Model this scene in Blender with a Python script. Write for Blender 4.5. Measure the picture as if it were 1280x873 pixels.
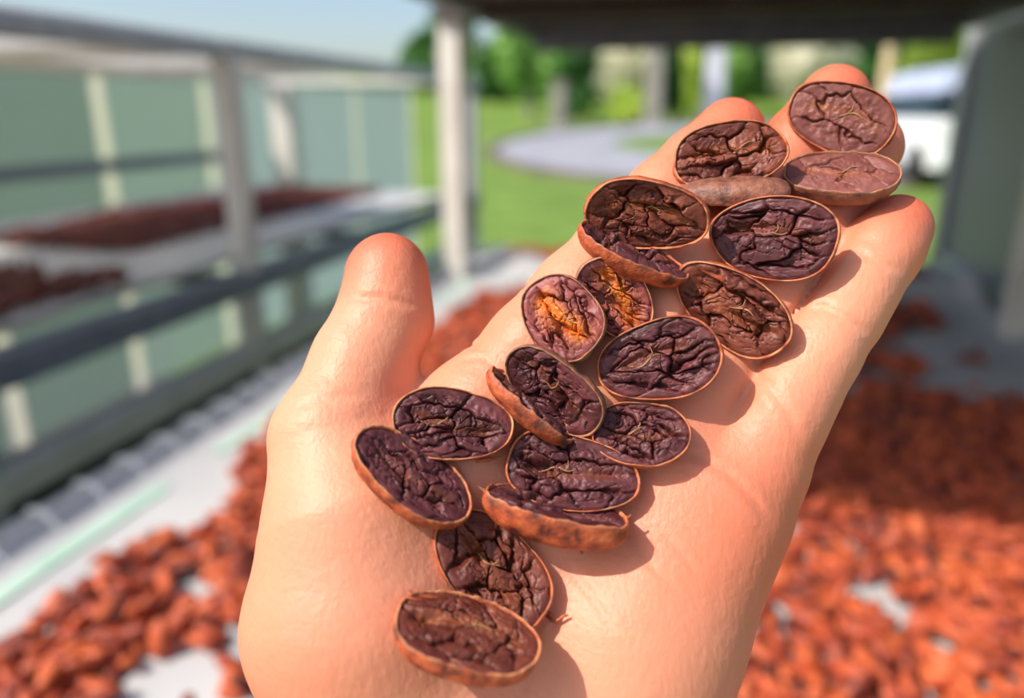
import bpy, math, random
import numpy as np
from mathutils import Vector, Matrix

# ------------------------------------------------------------------ camera
for o in list(bpy.data.objects): bpy.data.objects.remove(o, do_unlink=True)
SC = bpy.context.scene
COL = SC.collection
FPX, PITCH, YAW = 950.0, math.radians(17.3), math.radians(14.64)
CAMZ = 1.15                                   # eye height above the lawn
CAM = np.array([0.0, 0.0, CAMZ])
FW = np.array([-math.sin(YAW)*math.cos(PITCH), math.cos(YAW)*math.cos(PITCH), -math.sin(PITCH)])
RT = np.array([math.cos(YAW), math.sin(YAW), 0.0])
UP = np.cross(RT, FW)
cam_d = bpy.data.cameras.new('camera'); cam = bpy.data.objects.new('camera', cam_d); COL.objects.link(cam)
cam_d.sensor_width = 36.0; cam_d.lens = FPX/1280*36; cam_d.clip_start = 0.01; cam_d.clip_end = 500
cam.matrix_world = Matrix(((RT[0], UP[0], -FW[0], 0), (RT[1], UP[1], -FW[1], 0), (RT[2], UP[2], -FW[2], CAMZ), (0, 0, 0, 1)))
cam_d.dof.use_dof = True; cam_d.dof.focus_distance = 0.147; cam_d.dof.aperture_fstop = cam_d.lens/4.2
SC.camera = cam

# ------------------------------------------------------------------ sky, sun, exposure
SUN = np.array([-0.52, -0.45, 0.73]); SUN /= np.linalg.norm(SUN)
w = bpy.data.worlds.new('world'); SC.world = w; w.use_nodes = True
nt = w.node_tree; bg = nt.nodes['Background']
sky = nt.nodes.new('ShaderNodeTexSky'); sky.sky_type = 'NISHITA'; sky.sun_disc = False
sky.sun_elevation = math.asin(SUN[2]); sky.sun_rotation = math.atan2(SUN[0], SUN[1])
sky.air_density = 1.0; sky.dust_density = 2.0; sky.ozone_density = 1.0
nt.links.new(sky.outputs[0], bg.inputs['Color']); bg.inputs['Strength'].default_value = 0.165
sl = bpy.data.lights.new('sun', 'SUN'); sl.energy = 4.5; sl.angle = math.radians(0.6); sl.color = (1.0, 0.94, 0.86)
so = bpy.data.objects.new('sun', sl); COL.objects.link(so)
so.rotation_euler = Vector((-SUN).tolist()).to_track_quat('-Z', 'Y').to_euler(); so.location = (-3, -3, 5)
SC.view_settings.view_transform = 'Standard'; SC.view_settings.look = 'None'
SC.view_settings.gamma = 1.0; SC.view_settings.use_curve_mapping = False
SC.view_settings.exposure = 0.12

# ------------------------------------------------------------------ helpers
rng = np.random.default_rng(7)
random.seed(7)

def ray(px, py): return RT*(px-640)/FPX + UP*(436-py)/FPX + FW
def at_z(px, py, z): d = ray(px, py); return CAM + d*(z-CAMZ)/d[2]
def at_x(px, py, x): d = ray(px, py); return CAM + d*x/d[0]
def cs(px, py, z): return np.array([(px-640)/FPX*z, (436-py)/FPX*z, z])     # camera space (mm)
def cs2w(p):                                                               # camera space mm -> world m
    p = np.asarray(p, float)
    return CAM + (p[..., 0:1]*RT + p[..., 1:2]*UP + p[..., 2:3]*FW)*0.001

def hash3(ix, iy, iz):
    h = (ix*374761393 + iy*668265263 + iz*1274126177) & 0x7fffffff
    h = ((h ^ (h >> 13))*1274126177) & 0x7fffffff
    return ((h ^ (h >> 16)) & 0xffff)/65535.0
def vnoise(p, seed=0):
    p = np.asarray(p, float) + seed*17.31
    i = np.floor(p).astype(np.int64); f = p-i; f = f*f*(3-2*f)
    r = 0
    for dx in (0, 1):
        for dy in (0, 1):
            for dz in (0, 1):
                wgt = (f[..., 0] if dx else 1-f[..., 0])*(f[..., 1] if dy else 1-f[..., 1])*(f[..., 2] if dz else 1-f[..., 2])
                r = r + wgt*hash3(i[..., 0]+dx, i[..., 1]+dy, i[..., 2]+dz)
    return r*2-1
def fbm(p, seed=0, oct=3):
    r = 0; a = 1.0; p = np.asarray(p, float)
    for k in range(oct):
        r = r + a*vnoise(p*2**k, seed+k); a *= .5
    return r

def tag(o, label=None, cat=None, group=None, kind=None):
    if label: o['label'] = label
    if cat: o['category'] = cat
    if group: o['group'] = group
    if kind: o['kind'] = kind
    return o
def link(name, data, parent=None, loc=None):
    o = bpy.data.objects.new(name, data); COL.objects.link(o)
    if parent is not None: o.parent = parent
    if loc is not None: o.location = loc
    return o
def empty(name, loc=(0, 0, 0)):
    o = link(name, None, None, loc); o.empty_display_size = .01; return o
def mesh(name, V, F, mat, smooth=False):
    me = bpy.data.meshes.new(name)
    if isinstance(F, np.ndarray):
        n = F.shape[1]; me.vertices.add(len(V)); me.vertices.foreach_set('co', np.asarray(V, np.float32).ravel())
        me.loops.add(F.size); me.loops.foreach_set('vertex_index', F.ravel().astype(np.int32))
        me.polygons.add(len(F)); me.polygons.foreach_set('loop_start', np.arange(0, F.size, n, dtype=np.int32))
        me.update(calc_edges=True)
    else:
        me.from_pydata([tuple(map(float, v)) for v in V], [], F)
    if mat is not None: me.materials.append(mat)
    if smooth: me.polygons.foreach_set('use_smooth', np.ones(len(me.polygons), bool))
    me.update(); return me
def set_attr(me, name, vals):
    a = me.attributes.new(name, 'FLOAT', 'POINT'); a.data.foreach_set('value', np.asarray(vals, np.float32))

class MB:
    def __init__(s): s.v = []; s.f = []
    def add(s, V, F):
        n = len(s.v); s.v += [tuple(map(float, v)) for v in V]; s.f += [tuple(i+n for i in q) for q in F]; return s
    def box(s, a, b, bev=0.0):
        (x0, y0, z0), (x1, y1, z1) = a, b
        if bev <= 0:
            V = [(x0, y0, z0), (x1, y0, z0), (x1, y1, z0), (x0, y1, z0), (x0, y0, z1), (x1, y0, z1), (x1, y1, z1), (x0, y1, z1)]
            return s.add(V, [(0, 3, 2, 1), (4, 5, 6, 7), (0, 1, 5, 4), (1, 2, 6, 5), (2, 3, 7, 6), (3, 0, 4, 7)])
        ex = [x1-x0, y1-y0, z1-z0]; ax = int(np.argmax(ex)); i, j = [k for k in range(3) if k != ax]
        lo, hi = (x0, y0, z0), (x1, y1, z1); c = bev
        prof = [(lo[i]+c, lo[j]), (hi[i]-c, lo[j]), (hi[i], lo[j]+c), (hi[i], hi[j]-c), (hi[i]-c, hi[j]), (lo[i]+c, hi[j]), (lo[i], hi[j]-c), (lo[i], lo[j]+c)]
        V = []
        for e in (lo[ax], hi[ax]):
            for (p, q) in prof:
                t = [0, 0, 0]; t[ax] = e; t[i] = p; t[j] = q; V.append(t)
        F = [tuple(range(8))[::-1], tuple(range(8, 16))] + [(k, (k+1) % 8, 8+(k+1) % 8, 8+k) for k in range(8)]
        return s.add(V, F)
    def tube(s, pts, rad, n=8, cap=True):
        pts = [np.array(p, float) for p in pts]; m = len(pts)
        if not hasattr(rad, '__len__'): rad = [rad]*m
        V = []; prev = None
        for k in range(m):
            t = pts[min(k+1, m-1)]-pts[max(k-1, 0)]; t = t/(np.linalg.norm(t)+1e-12)
            if prev is None:
                h = np.array([0, 0, 1.]) if abs(t[2]) < .9 else np.array([1., 0, 0])
                u = np.cross(t, h)
            else: u = prev-t*(prev@t)
            u /= np.linalg.norm(u); prev = u; vv = np.cross(t, u)
            for j in range(n):
                a = 2*math.pi*j/n; V.append(pts[k]+rad[k]*(math.cos(a)*u+math.sin(a)*vv))
        F = [(k*n+j, k*n+(j+1) % n, (k+1)*n+(j+1) % n, (k+1)*n+j) for k in range(m-1) for j in range(n)]
        if cap: F += [tuple(range(n))[::-1], tuple((m-1)*n+j for j in range(n))]
        return s.add(V, F)
    def build(s, name, mat, parent=None, smooth=False):
        return link(name, mesh(name, s.v, s.f, mat, smooth), parent)

# ------------------------------------------------------------------ materials
def srgb(r, g, b):
    f = lambda c: (c/255/12.92) if c/255 <= .04045 else ((c/255+.055)/1.055)**2.4
    return (f(r), f(g), f(b), 1)
class NT:
    def __init__(s, name):
        s.m = bpy.data.materials.new(name); s.m.use_nodes = True; s.t = s.m.node_tree; s.b = s.t.nodes['Principled BSDF']
    def n(s, typ, **kw):
        d = s.t.nodes.new(typ)
        for k, v in kw.items():
            if k.startswith('_'): setattr(d, k[1:], v)
            else: d.inputs[k.replace('__', ' ')].default_value = v
        return d
    def l(s, a, b): s.t.links.new(a, b)
    def set(s, **kw):
        for k, v in kw.items(): s.b.inputs[k.replace('__', ' ')].default_value = v
        return s
    def ramp(s, fac, stops):
        r = s.n('ShaderNodeValToRGB'); e = r.color_ramp.elements
        while len(e) < len(stops): e.new(.5)
        for k, (p, c) in enumerate(stops): e[k].position = p; e[k].color = c
        s.l(fac, r.inputs[0]); return r.outputs[0]
    def noise(s, scale, detail=3, rough=.5, coord='Object', stretch=None, dist=0):
        tc = s.n('ShaderNodeTexCoord'); out = tc.outputs[coord]
        if stretch:
            mp = s.n('ShaderNodeMapping'); mp.inputs['Scale'].default_value = stretch; s.l(out, mp.inputs[0]); out = mp.outputs[0]
        nz = s.n('ShaderNodeTexNoise', Scale=scale, Detail=detail, Roughness=rough, Distortion=dist); s.l(out, nz.inputs['Vector']); return nz.outputs['Fac']
    def attr(s, name): a = s.n('ShaderNodeAttribute', _attribute_name=name); return a.outputs['Fac']
    def mix(s, fac, a, b, mode='MIX'):
        m = s.n('ShaderNodeMix', _data_type='RGBA', _blend_type=mode)
        for sock, v in ((m.inputs[0], fac), (m.inputs[6], a), (m.inputs[7], b)):
            if hasattr(v, 'is_linked'): s.l(v, sock)
            else: sock.default_value = v
        return m.outputs[2]
    def bump(s, h, strength, dist, prev=None):
        b = s.n('ShaderNodeBump', Strength=strength, Distance=dist); s.l(h, b.inputs['Height'])
        if prev: s.l(prev, b.inputs['Normal'])
        return b.outputs[0]
def simple(name, c1, c2, scale=8, rough=.5, metal=0, bump=0, stretch=None, detail=4):
    m = NT(name); m.set(Roughness=rough, Metallic=metal)
    f = m.noise(scale, detail, stretch=stretch)
    m.l(m.ramp(f, [(.3, c1), (.7, c2)]), m.b.inputs['Base Color'])
    if bump: m.l(m.bump(f, .6, bump), m.b.inputs['Normal'])
    return m.m

M = {}
M['alu'] = simple('galvanised_steel', srgb(166, 168, 170), srgb(190, 191, 192), 30, .45, .15, 0.0004)
M['steel_dark'] = simple('grey_painted_steel', srgb(112, 117, 126), srgb(136, 140, 148), 20, .55, 0, 0.0003)
M['post_pale'] = simple('pale_painted_steel', srgb(214, 206, 194), srgb(236, 230, 220), 12, .5, 0, 0.0003)
M['black'] = simple('black_rubber', srgb(16, 16, 17), srgb(32, 31, 30), 14, .7, 0, .0005)
M['board'] = simple('weathered_dark_boards', srgb(70, 60, 58), srgb(98, 86, 82), 9, .8, 0, .001, (1, 12, 12))
M['tape'] = simple('pale_green_tape', srgb(172, 206, 186), srgb(196, 220, 204), 18, .45)
M['tie'] = simple('white_nylon', srgb(232, 230, 224), srgb(250, 248, 244), 40, .4)
def sheet_mat(name='white_woven_sheet', tl=.3):
    m = NT(name); m.set(Roughness=.65)
    f = m.noise(6, 5); m.l(m.ramp(f, [(.3, srgb(205, 206, 208)), (.7, srgb(232, 231, 229))]), m.b.inputs['Base Color'])
    wv = m.n('ShaderNodeTexVoronoi', Scale=260.0); tc = m.n('ShaderNodeTexCoord'); m.l(tc.outputs['Object'], wv.inputs['Vector'])
    b = m.bump(wv.outputs['Distance'], .4, .001); m.l(m.bump(f, .5, .01, b), m.b.inputs['Normal'])
    tr = m.n('ShaderNodeBsdfTranslucent', Color=(.75, .73, .70, 1)); mx = m.n('ShaderNodeMixShader', Fac=tl)
    m.l(m.b.outputs[0], mx.inputs[1]); m.l(tr.outputs[0], mx.inputs[2]); m.l(mx.outputs[0], m.t.nodes['Material Output'].inputs[0])
    return m.m
M['sheet'] = sheet_mat(); M['film'] = sheet_mat('cream_translucent_film', .78)
def poly_mat(name, tint, thru, dif, tl=.8):
    m = NT(name); m.set(Roughness=.35)
    f = m.noise(3, 3); m.l(m.mix(f, tint, tuple(c*.82 for c in tint[:3])+(1,)), m.b.inputs['Base Color'])
    tr = m.n('ShaderNodeBsdfTranslucent', Color=tint); tp = m.n('ShaderNodeBsdfRefraction', Color=thru, Roughness=.35, IOR=1.02)
    a = m.n('ShaderNodeMixShader', Fac=tl); m.l(m.b.outputs[0], a.inputs[1]); m.l(tr.outputs[0], a.inputs[2])
    b = m.n('ShaderNodeMixShader', Fac=dif); m.l(tp.outputs[0], b.inputs[1]); m.l(a.outputs[0], b.inputs[2])
    m.l(b.outputs[0], m.t.nodes['Material Output'].inputs[0]); return m.m
M['poly'] = poly_mat('greenish_translucent_plastic', srgb(176, 190, 184), (.70, .76, .73, 1), .78)
M['poly_dark'] = poly_mat('grey_green_translucent_plastic', srgb(160, 174, 168), (.66, .72, .70, 1), .75)
M['poly_white'] = poly_mat('white_translucent_strip', srgb(244, 240, 228), (.95, .95, .92, 1), .6)
M['poly_blue'] = poly_mat('pale_blue_translucent_plastic', srgb(188, 200, 202), (.74, .80, .80, 1), .78)
M['poly_grey'] = poly_mat('smoky_translucent_plastic', srgb(176, 177, 179), (.5, .5, .5, 1), .94, .3)
M['grass'] = simple('mown_grass', srgb(88, 118, 32), srgb(124, 150, 56), 1.3, .9, 0, .02, None, 6)
M['path'] = simple('pale_concrete', srgb(146, 146, 154), srgb(168, 167, 174), 1.1, .85, 0, .004)
M['kerb'] = simple('kerb_shade_stone', srgb(92, 82, 74), srgb(122, 110, 98), 3, .9)  # dark brown stands in for the shadow line along the kerb
M['bark'] = simple('grey_bark', srgb(120, 116, 108), srgb(158, 152, 142), 6, .9, 0, .01)
M['tan_bark'] = simple('tan_palm_trunk', srgb(200, 176, 132), srgb(226, 204, 164), 5, .9, 0, .01)
def leaf_mat(name, c1, c2):
    m = NT(name); m.set(Roughness=.55)
    oi = m.noise(.9, 3); col = m.ramp(oi, [(.35, c1), (.65, c2)]); m.l(col, m.b.inputs['Base Color'])
    tr = m.n('ShaderNodeBsdfTranslucent'); m.l(col, tr.inputs[0]); mx = m.n('ShaderNodeMixShader', Fac=.4)
    m.l(m.b.outputs[0], mx.inputs[1]); m.l(tr.outputs[0], mx.inputs[2]); m.l(mx.outputs[0], m.t.nodes['Material Output'].inputs[0]); return m.m
M['leaf_dark'] = leaf_mat('dark_green_leaves', srgb(48, 96, 44), srgb(96, 148, 66))
M['leaf_mid'] = leaf_mat('fresh_green_leaves', srgb(136, 186, 84), srgb(184, 220, 130))
M['leaf_lime'] = leaf_mat('lime_leaves', srgb(176, 204, 70), srgb(214, 230, 116))
M['leaf_pale'] = leaf_mat('pale_variegated_skylit_leaves', srgb(226, 228, 196), srgb(250, 246, 230))  # cream of the tree behind the lime shrub stands in for sky light
M['car_white'] = simple('white_car_paint', srgb(232, 232, 232), srgb(244, 244, 244), 3, .25)
M['car_glass'] = simple('dark_car_glass', srgb(20, 34, 42), srgb(30, 46, 56), 3, .08)
M['car_roof'] = simple('sky_reflection_car_paint', srgb(176, 184, 214), srgb(196, 202, 226), 3, .25)  # pale blue is the sky's reflection put into the roof colour
M['white_paint'] = simple('white_paint', srgb(192, 192, 204), srgb(208, 208, 218), 5, .6)

# dried beans on the trays
def bean_mat(name, stops):
    m = NT(name); m.set(Roughness=.55)
    ob = m.n('ShaderNodeObjectInfo'); at = m.n('ShaderNodeAttribute', _attribute_name='tone')
    ad = m.n('ShaderNodeMath', _operation='ADD'); m.l(ob.outputs['Random'], ad.inputs[0]); m.l(at.outputs['Fac'], ad.inputs[1])
    fr = m.n('ShaderNodeMath', _operation='FRACT'); m.l(ad.outputs[0], fr.inputs[0])
    f = m.noise(160, 3)
    col = m.ramp(fr.outputs[0], stops)
    col = m.mix(f, col, srgb(120, 52, 28), 'MIX') if False else col
    hs = m.n('ShaderNodeHueSaturation'); m.l(col, hs.inputs['Color'])
    mr = m.n('ShaderNodeMapRange'); mr.inputs['To Min'].default_value = .75; mr.inputs['To Max'].default_value = 1.25
    m.l(f, mr.inputs[0]); m.l(mr.outputs[0], hs.inputs['Value']); m.l(hs.outputs[0], m.b.inputs['Base Color'])
    m.l(m.bump(f, .5, .0015), m.b.inputs['Normal']); return m.m
M['bean'] = bean_mat('dried_bean_skin', [(0, srgb(88, 34, 24)), (.2, srgb(164, 66, 38)), (.4, srgb(204, 94, 50)), (.6, srgb(128, 50, 34)), (.8, srgb(214, 104, 52)), (1, srgb(178, 74, 48))])

M['bean_shaded'] = bean_mat('shaded_bean_skin', [(0, srgb(70, 26, 20)), (.3, srgb(112, 44, 30)), (.6, srgb(86, 32, 24)), (1, srgb(128, 54, 34))])  # same dried beans, with the raised tray's shade put into the colour
# ------------------------------------------------------------------ ground, path
def ground_z(y): return np.where(y < 14, 0.0, np.where(y < 34, (y-14)*.045, .9+(y-34)*.12))
xs = np.linspace(-40, 40, 41); ys = np.concatenate([np.linspace(-6, 14, 11), np.linspace(16, 34, 10), np.linspace(38, 60, 6)])
X, Y = np.meshgrid(xs, ys); V = np.stack([X, Y, ground_z(Y)], -1).reshape(-1, 3)
nx = len(xs); F = [(j*nx+i, j*nx+i+1, (j+1)*nx+i+1, (j+1)*nx+i) for j in range(len(ys)-1) for i in range(nx-1)]
tag(link('ground', mesh('ground', V, F, M['grass'])), 'mown green lawn rising gently behind the drying racks', 'lawn', kind='structure')
tag(MB().box((-2.9, -3, -.2), (1.6, 2.75, .02), 0).build('floor', simple('dark_gravel_floor', srgb(70, 68, 66), srgb(104, 100, 96), 40, .9, 0, .004)), 'dark gravel floor under the drying racks', 'floor', kind='structure')
def ring(c, ro, ri, zo, th, n=72):
    m = MB()
    V = []; F = []
    for k in range(n):
        a = 2*math.pi*k/n
        for (rx, ry, dz) in ((ro[0], ro[1], -.05), (ro[0], ro[1], th), (ri[0], ri[1], th), (ri[0], ri[1], -.05)):
            x = c[0]+rx*math.cos(a); y = c[1]+ry*math.sin(a); V.append((x, y, float(ground_z(np.array(y)))+zo+dz))
    for k in range(n):
        for j in range(3): F.append((k*4+j, ((k+1) % n)*4+j, ((k+1) % n)*4+j+1, k*4+j+1))
    return m.add(V, F)
pth = ring((0.6, 21.6), (6.3, 8.4), (3.4, 3.4), 0, .04).build('path', M['path'])
tag(pth, 'pale grey looping driveway on the lawn', 'driveway', kind='structure')
ring((0.6, 21.6), (6.5, 8.9), (6.3, 8.4), 0, .10).build('kerb', M['kerb'], pth)

# ------------------------------------------------------------------ trees and garden things
def leaves(center, rad, n, size, seed):
    r = np.random.default_rng(seed)
    nb = 9; B = r.normal(size=(nb, 3)); B /= np.linalg.norm(B, axis=1)[:, None]; B = B*r.uniform(.35, .75, (nb, 1))
    k = r.integers(0, nb, n); d = r.normal(size=(n, 3)); d /= np.linalg.norm(d, axis=1)[:, None]
    P = (B[k]+d*(r.uniform(.25, .5, (n, 1))))*np.array(rad)+np.array(center)
    u = r.normal(size=(n, 3)); u /= np.linalg.norm(u, axis=1)[:, None]; v = np.cross(u, d); v /= np.linalg.norm(v, axis=1)[:, None]+1e-9
    s = size*r.uniform(.6, 1.3, (n, 1)); c = d*s*.18
    V = np.stack([P-u*s, P-v*s*.45+c, P+u*s, P+v*s*.45+c], 1).reshape(-1, 3)
    return V, np.arange(4*n).reshape(-1, 4)
def tree(name, x, y, h, rad, mat, label, cat, seed, n=1800, trunk=True, size=.22, group=None, bark='bark', crown_z=None):
    z = float(ground_z(np.array(float(y)))); e = empty(name, (x, y, z))
    cz = min(h-rad[2]*.9, rad[2]*.95) if crown_z is None else crown_z
    V, F = leaves((0, 0, cz), rad, n, size, seed); link('foliage', mesh('foliage', V, F, M[mat]), e)
    r = random.Random(seed); m = MB()
    tr = max(.03, h*.022)
    pts = [(0, 0, -.1), (r.uniform(-.1, .1), r.uniform(-.1, .1), cz*.5), (r.uniform(-.2, .2), 0, cz)]
    m.tube(pts, [tr*1.4, tr, tr*.6], 8)
    for k in range(4):
        a = r.uniform(0, 6.28); m.tube([pts[1], (math.cos(a)*rad[0]*.5, math.sin(a)*rad[1]*.5, cz+rad[2]*.2)], [tr*.5, tr*.2], 6)
    m.build('trunk', M[bark], e); tag(e, label, cat, group); return e
def px_at_y(px, y): d = ray(px, 140); return d[0]*y/d[1]
tree('broadleaf_tree', px_at_y(662, 34), 34, 6.4, (1.35, 1.2, 3.0), 'leaf_mid', 'fresh green leafy tree beside the pale metal rack post', 'tree', 1, 2600, size=.22)
tree('evergreen_tree', px_at_y(722, 31.8), 31.5, 3.6, (1.15, 1.0, 1.7), 'leaf_dark', 'dark green tree beyond the looping driveway', 'tree', 2, 2200, size=.18)
tree('pale_tree', px_at_y(790, 36), 36, 6.5, (1.6, 1.3, 2.4), 'leaf_pale', 'tree with sky light painted into its cream leaves, rising behind the lime shrub', 'tree', 3, 2200, size=.35)
tree('round_shrub', px_at_y(784, 30.4), 30.4, 1.2, (.8, .7, .7), 'leaf_lime', 'low lime green shrub at the far edge of the driveway', 'shrub', 4, 900, size=.2)
tree('evergreen_tree', px_at_y(838, 33.5), 33.5, 4.8, (.75, .7, 2.3), 'leaf_dark', 'dark green tree behind the slim grey garden post', 'tree', 5, 2200, size=.18)
tree('broadleaf_tree', px_at_y(872, 31.5), 31.5, 4.4, (.5, .5, 2.1), 'leaf_lime', 'narrow lime green tree beside the white garden post', 'tree', 6, 1400, size=.22)
tree('broadleaf_tree', px_at_y(920, 33.5), 33.5, 4.8, (.75, .7, 2.4), 'leaf_mid', 'small green tree between the white post and the pale tree', 'tree', 7, 1500, size=.22)
tree('pale_tree', px_at_y(1004, 35), 35, 5.4, (1.7, 1.3, 2.3), 'leaf_pale', 'cream-leaved spreading tree behind the raised fingertips', 'tree', 8, 2600, size=.3)
tree('palm_tree', px_at_y(1102, 30), 30, 7.5, (2.4, 2, 1.4), 'leaf_mid', 'tan-trunked tree standing beside the white car', 'tree', 9, 1500, size=.3, bark='tan_bark', crown_z=6.4)
tree('broadleaf_tree', px_at_y(1165, 33), 33, 6, (1.5, 1.3, 2.6), 'leaf_lime', 'yellow-green tree behind the parked white car', 'tree', 10, 2200, size=.35)
tree('evergreen_tree', px_at_y(555, 46), 46, 5, (3, 2, 2.6), 'leaf_dark', 'dark tree between the two rack posts', 'tree', 11, 1800, size=.35)
# hedge closing the garden
V, F = leaves((px_at_y(880, 41), 41, 3.6), (19, 1.4, 3.0), 12000, .42, 20)
hd = empty('hedge', (0, 0, 0)); link('foliage', mesh('foliage', V, F, M['leaf_dark']), hd)
for k in range(14): MB().tube([(px_at_y(880, 41)-14+2.1*k, 41, 1.2), (px_at_y(880, 41)-14+2.1*k, 41, 4.5)], .12, 6).build('stem', M['bark'], hd)
tag(hd, 'long dark green hedge closing off the garden', 'hedge')
def gpost(px, y, ytop_px, wpx, mat, label, cap=True):
    x = px_at_y(px, y); g = float(ground_z(np.array(float(y)))); w = wpx*y/FPX/2
    d = ray(px, ytop_px); zt = CAMZ + d[2]*y/d[1]
    e = empty('garden_post', (x, y, g))
    MB().box((-w, -w, -.1), (w, w, zt-g), w*.25).build('shaft', M[mat], e)
    MB().box((-w*1.5, -w*1.5, -.02), (w*1.5, w*1.5, .12), w*.1).build('footing', M['path'], e)
    MB().box((-w*1.25, -w*1.25, zt-g), (w*1.25, w*1.25, zt-g+.08), w*.2).build('cap', M[mat], e)
    tag(e, label, 'post'); return e
gpost(817, 28, 20, 20, 'bark', 'slim tall grey garden post beyond the driveway')
gpost(891, 30, 50, 22, 'white_paint', 'white garden post between two lime green trees')
gpost(699, 27, 104, 18, 'bark', 'short grey garden post in front of the dark tree')
# parked car
cx_, cy_ = px_at_y(1184, 15.0), 15.0; cz_ = float(ground_z(np.array(cy_)))
cr = empty('parked_car', (cx_, cy_, cz_)); cr.rotation_euler[2] = math.radians(8)
def loft(prof, y0, y1, n=1):
    V = [(x, y, z) for y in (y0, y1) for (x, z) in prof]; k = len(prof)
    return V, [tuple(range(k)), tuple(range(2*k-1, k-1, -1))]+[(i, (i+1) % k, k+(i+1) % k, k+i) for i in range(k)]
b_ = MB(); b_.add(*loft([(-.88, .28), (.88, .28), (.92, .55), (.90, .95), (.80, 1.02), (-.80, 1.02), (-.90, .95), (-.92, .55)], -2.1, 2.1)); b_.build('body', M['car_white'], cr)
b_ = MB(); b_.add(*loft([(-.76, 1.02), (.76, 1.02), (.66, 1.42), (-.66, 1.42)], -1.45, 1.2)); b_.build('window_band', M['car_glass'], cr)
b_ = MB(); b_.add(*loft([(-.70, 1.40), (.70, 1.40), (.60, 1.74), (.3, 1.82), (-.3, 1.82), (-.60, 1.74)], -1.4, 1.1)); b_.build('roof', M['car_roof'], cr)
for sx in (-1, 1):
    for yy in (-1.35, 1.35):
        MB().tube([(sx*.70, yy, .32), (sx*.93, yy, .32)], .32, 18).build('wheel', M['black'], cr)
    MB().box((sx*.62-.14, -2.14, .68), (sx*.62+.14, -2.06, .82), .02).build('tail_light', M['car_glass'], cr)
MB().box((-.9, -2.2, .3), (.9, -2.05, .5), .04).build('bumper', M['car_white'], cr)
tag(cr, 'white parked car with a sky reflection painted on its roof beyond the lawn', 'car')

# ------------------------------------------------------------------ racks
BZ = CAMZ-.40          # surface of the bed under the hand
TZ = CAMZ+.20         # underside of the tier above
XL, XR = -.66, .60
rack = empty('drying_rack', (XL, 1.8, 0)); rack.location = (0, 0, 0)
def bar(name, a, b, mat, parent, bev=.002): return MB().box(a, b, bev).build(name, M[mat], parent)
# posts
for (x, y, mt) in ((XL+.05, 1.79, 'post_pale'), (XR-.035, 1.55, 'post_pale'), (XL+.02, -.35, 'alu'), (XR-.02, -.35, 'alu')):
    w2 = .026 if mt == 'post_pale' else .02
    bar('post', (x-w2, y-w2, 0), (x+w2, y+w2, TZ+.08), mt, rack, .003)
lrail = bar('bed_rail', (XL-.02, -.4, BZ-.055), (XL+.02, 2.26, BZ-.005), 'alu', rack, .003)
bar('bed_rail', (XR-.02, -.4, BZ-.055), (XR+.02, 2.26, BZ-.005), 'alu', rack, .003)
for y in (-.38, .25, .88, 1.52, 1.9, 2.24): bar('cross_bar', (XL, y-.015, BZ-.05), (XR, y+.015, BZ-.022), 'alu', rack)
# upper tier: boards carried by rails
TL = XL+.10
for x in (TL, XR-.04): bar('tier_rail', (x, .40, TZ), (x+.04, 2.28, TZ+.05), 'steel_dark', rack, .003)
for y, zl in ((.40, .005), (2.245, .035)): bar('tier_rail', (TL+.04, y, TZ-zl), (XR-.04, y+.035, TZ+.05), 'steel_dark', rack, .003)
nb = 12; bw = (XR-TL-.08)/nb
for k in range(nb):
    x0 = TL+.04+k*bw; bar('tier_board', (x0+.001, .43, TZ+.028+.004*(k % 2)), (x0+bw-.001, 2.25, TZ+.046+.004*(k % 2)), 'board', rack, .002)
for y in (.9, 1.76): bar('tier_joist', (XL+.024, y-.015, TZ-.002), (XR-.04, y+.015, TZ+.027), 'board', rack)
# nylon loops lacing the sheet to the left rail
for k in range(30):
    y = .34+.062*k; a = np.linspace(-.3, math.pi+.5, 9)
    pts = [(XL+.030+.034*math.cos(t), y+.008*t, BZ-.012+.030*math.sin(t)) for t in a]
    MB().tube(pts, .0034, 6).build('lacing_loop', M['tie'], lrail)
tag(rack, 'metal drying rack with a bean bed and boarded tier, under the open hand', 'rack')

def sheet(name, x0, x1, y0, y1, z, amp, seed, edge=.03, fold_end=None, nx=90, ny=150, mat='sheet'):
    xs = np.linspace(x0, x1, nx); ys = np.linspace(y0, y1, ny); X, Y = np.meshgrid(xs, ys)
    P = np.stack([X*6, Y*6, 0*X], -1); Z = z+amp*fbm(P, seed, 3)*.5
    dx = np.minimum(X-x0, x1-X); Z = Z+edge*np.exp(-(dx/.03)**2)
    if fold_end is not None:
        Pn = np.stack([X*14, Y*9, 0*X], -1)
        Z = Z+np.exp(-((Y-fold_end)/.09)**2)*(.045+.03*vnoise(Pn, seed+5))
    V = np.stack([X, Y, Z], -1).reshape(-1, 3)
    i, j = np.meshgrid(np.arange(nx-1), np.arange(ny-1)); b = (j*nx+i).ravel()
    F = np.stack([b, b+1, b+nx+1, b+nx], 1)
    o = link(name, mesh(name, V, F, M[mat], True))
    md = o.modifiers.new('thickness', 'SOLIDIFY'); md.thickness = .0015; md.offset = -1
    return o
bed_sheet = sheet('drying_sheet', XL+.03, XR-.02, -.38, 2.25, BZ+.001, .006, 3, .012, 1.9)
tag(bed_sheet, 'white woven sheet lining the bean bed under the hand', 'sheet')
m = MB(); tp = []
for k in range(60):
    y = .1+.03*k; tp.append((XL+.095+.004*math.sin(y*9), y))
V = []; Fq = []
for (x, y) in tp: V += [(x-.010, y, BZ+.0005), (x-.010, y, BZ+.0042), (x+.010, y, BZ+.0042), (x+.010, y, BZ+.0005)]
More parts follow.
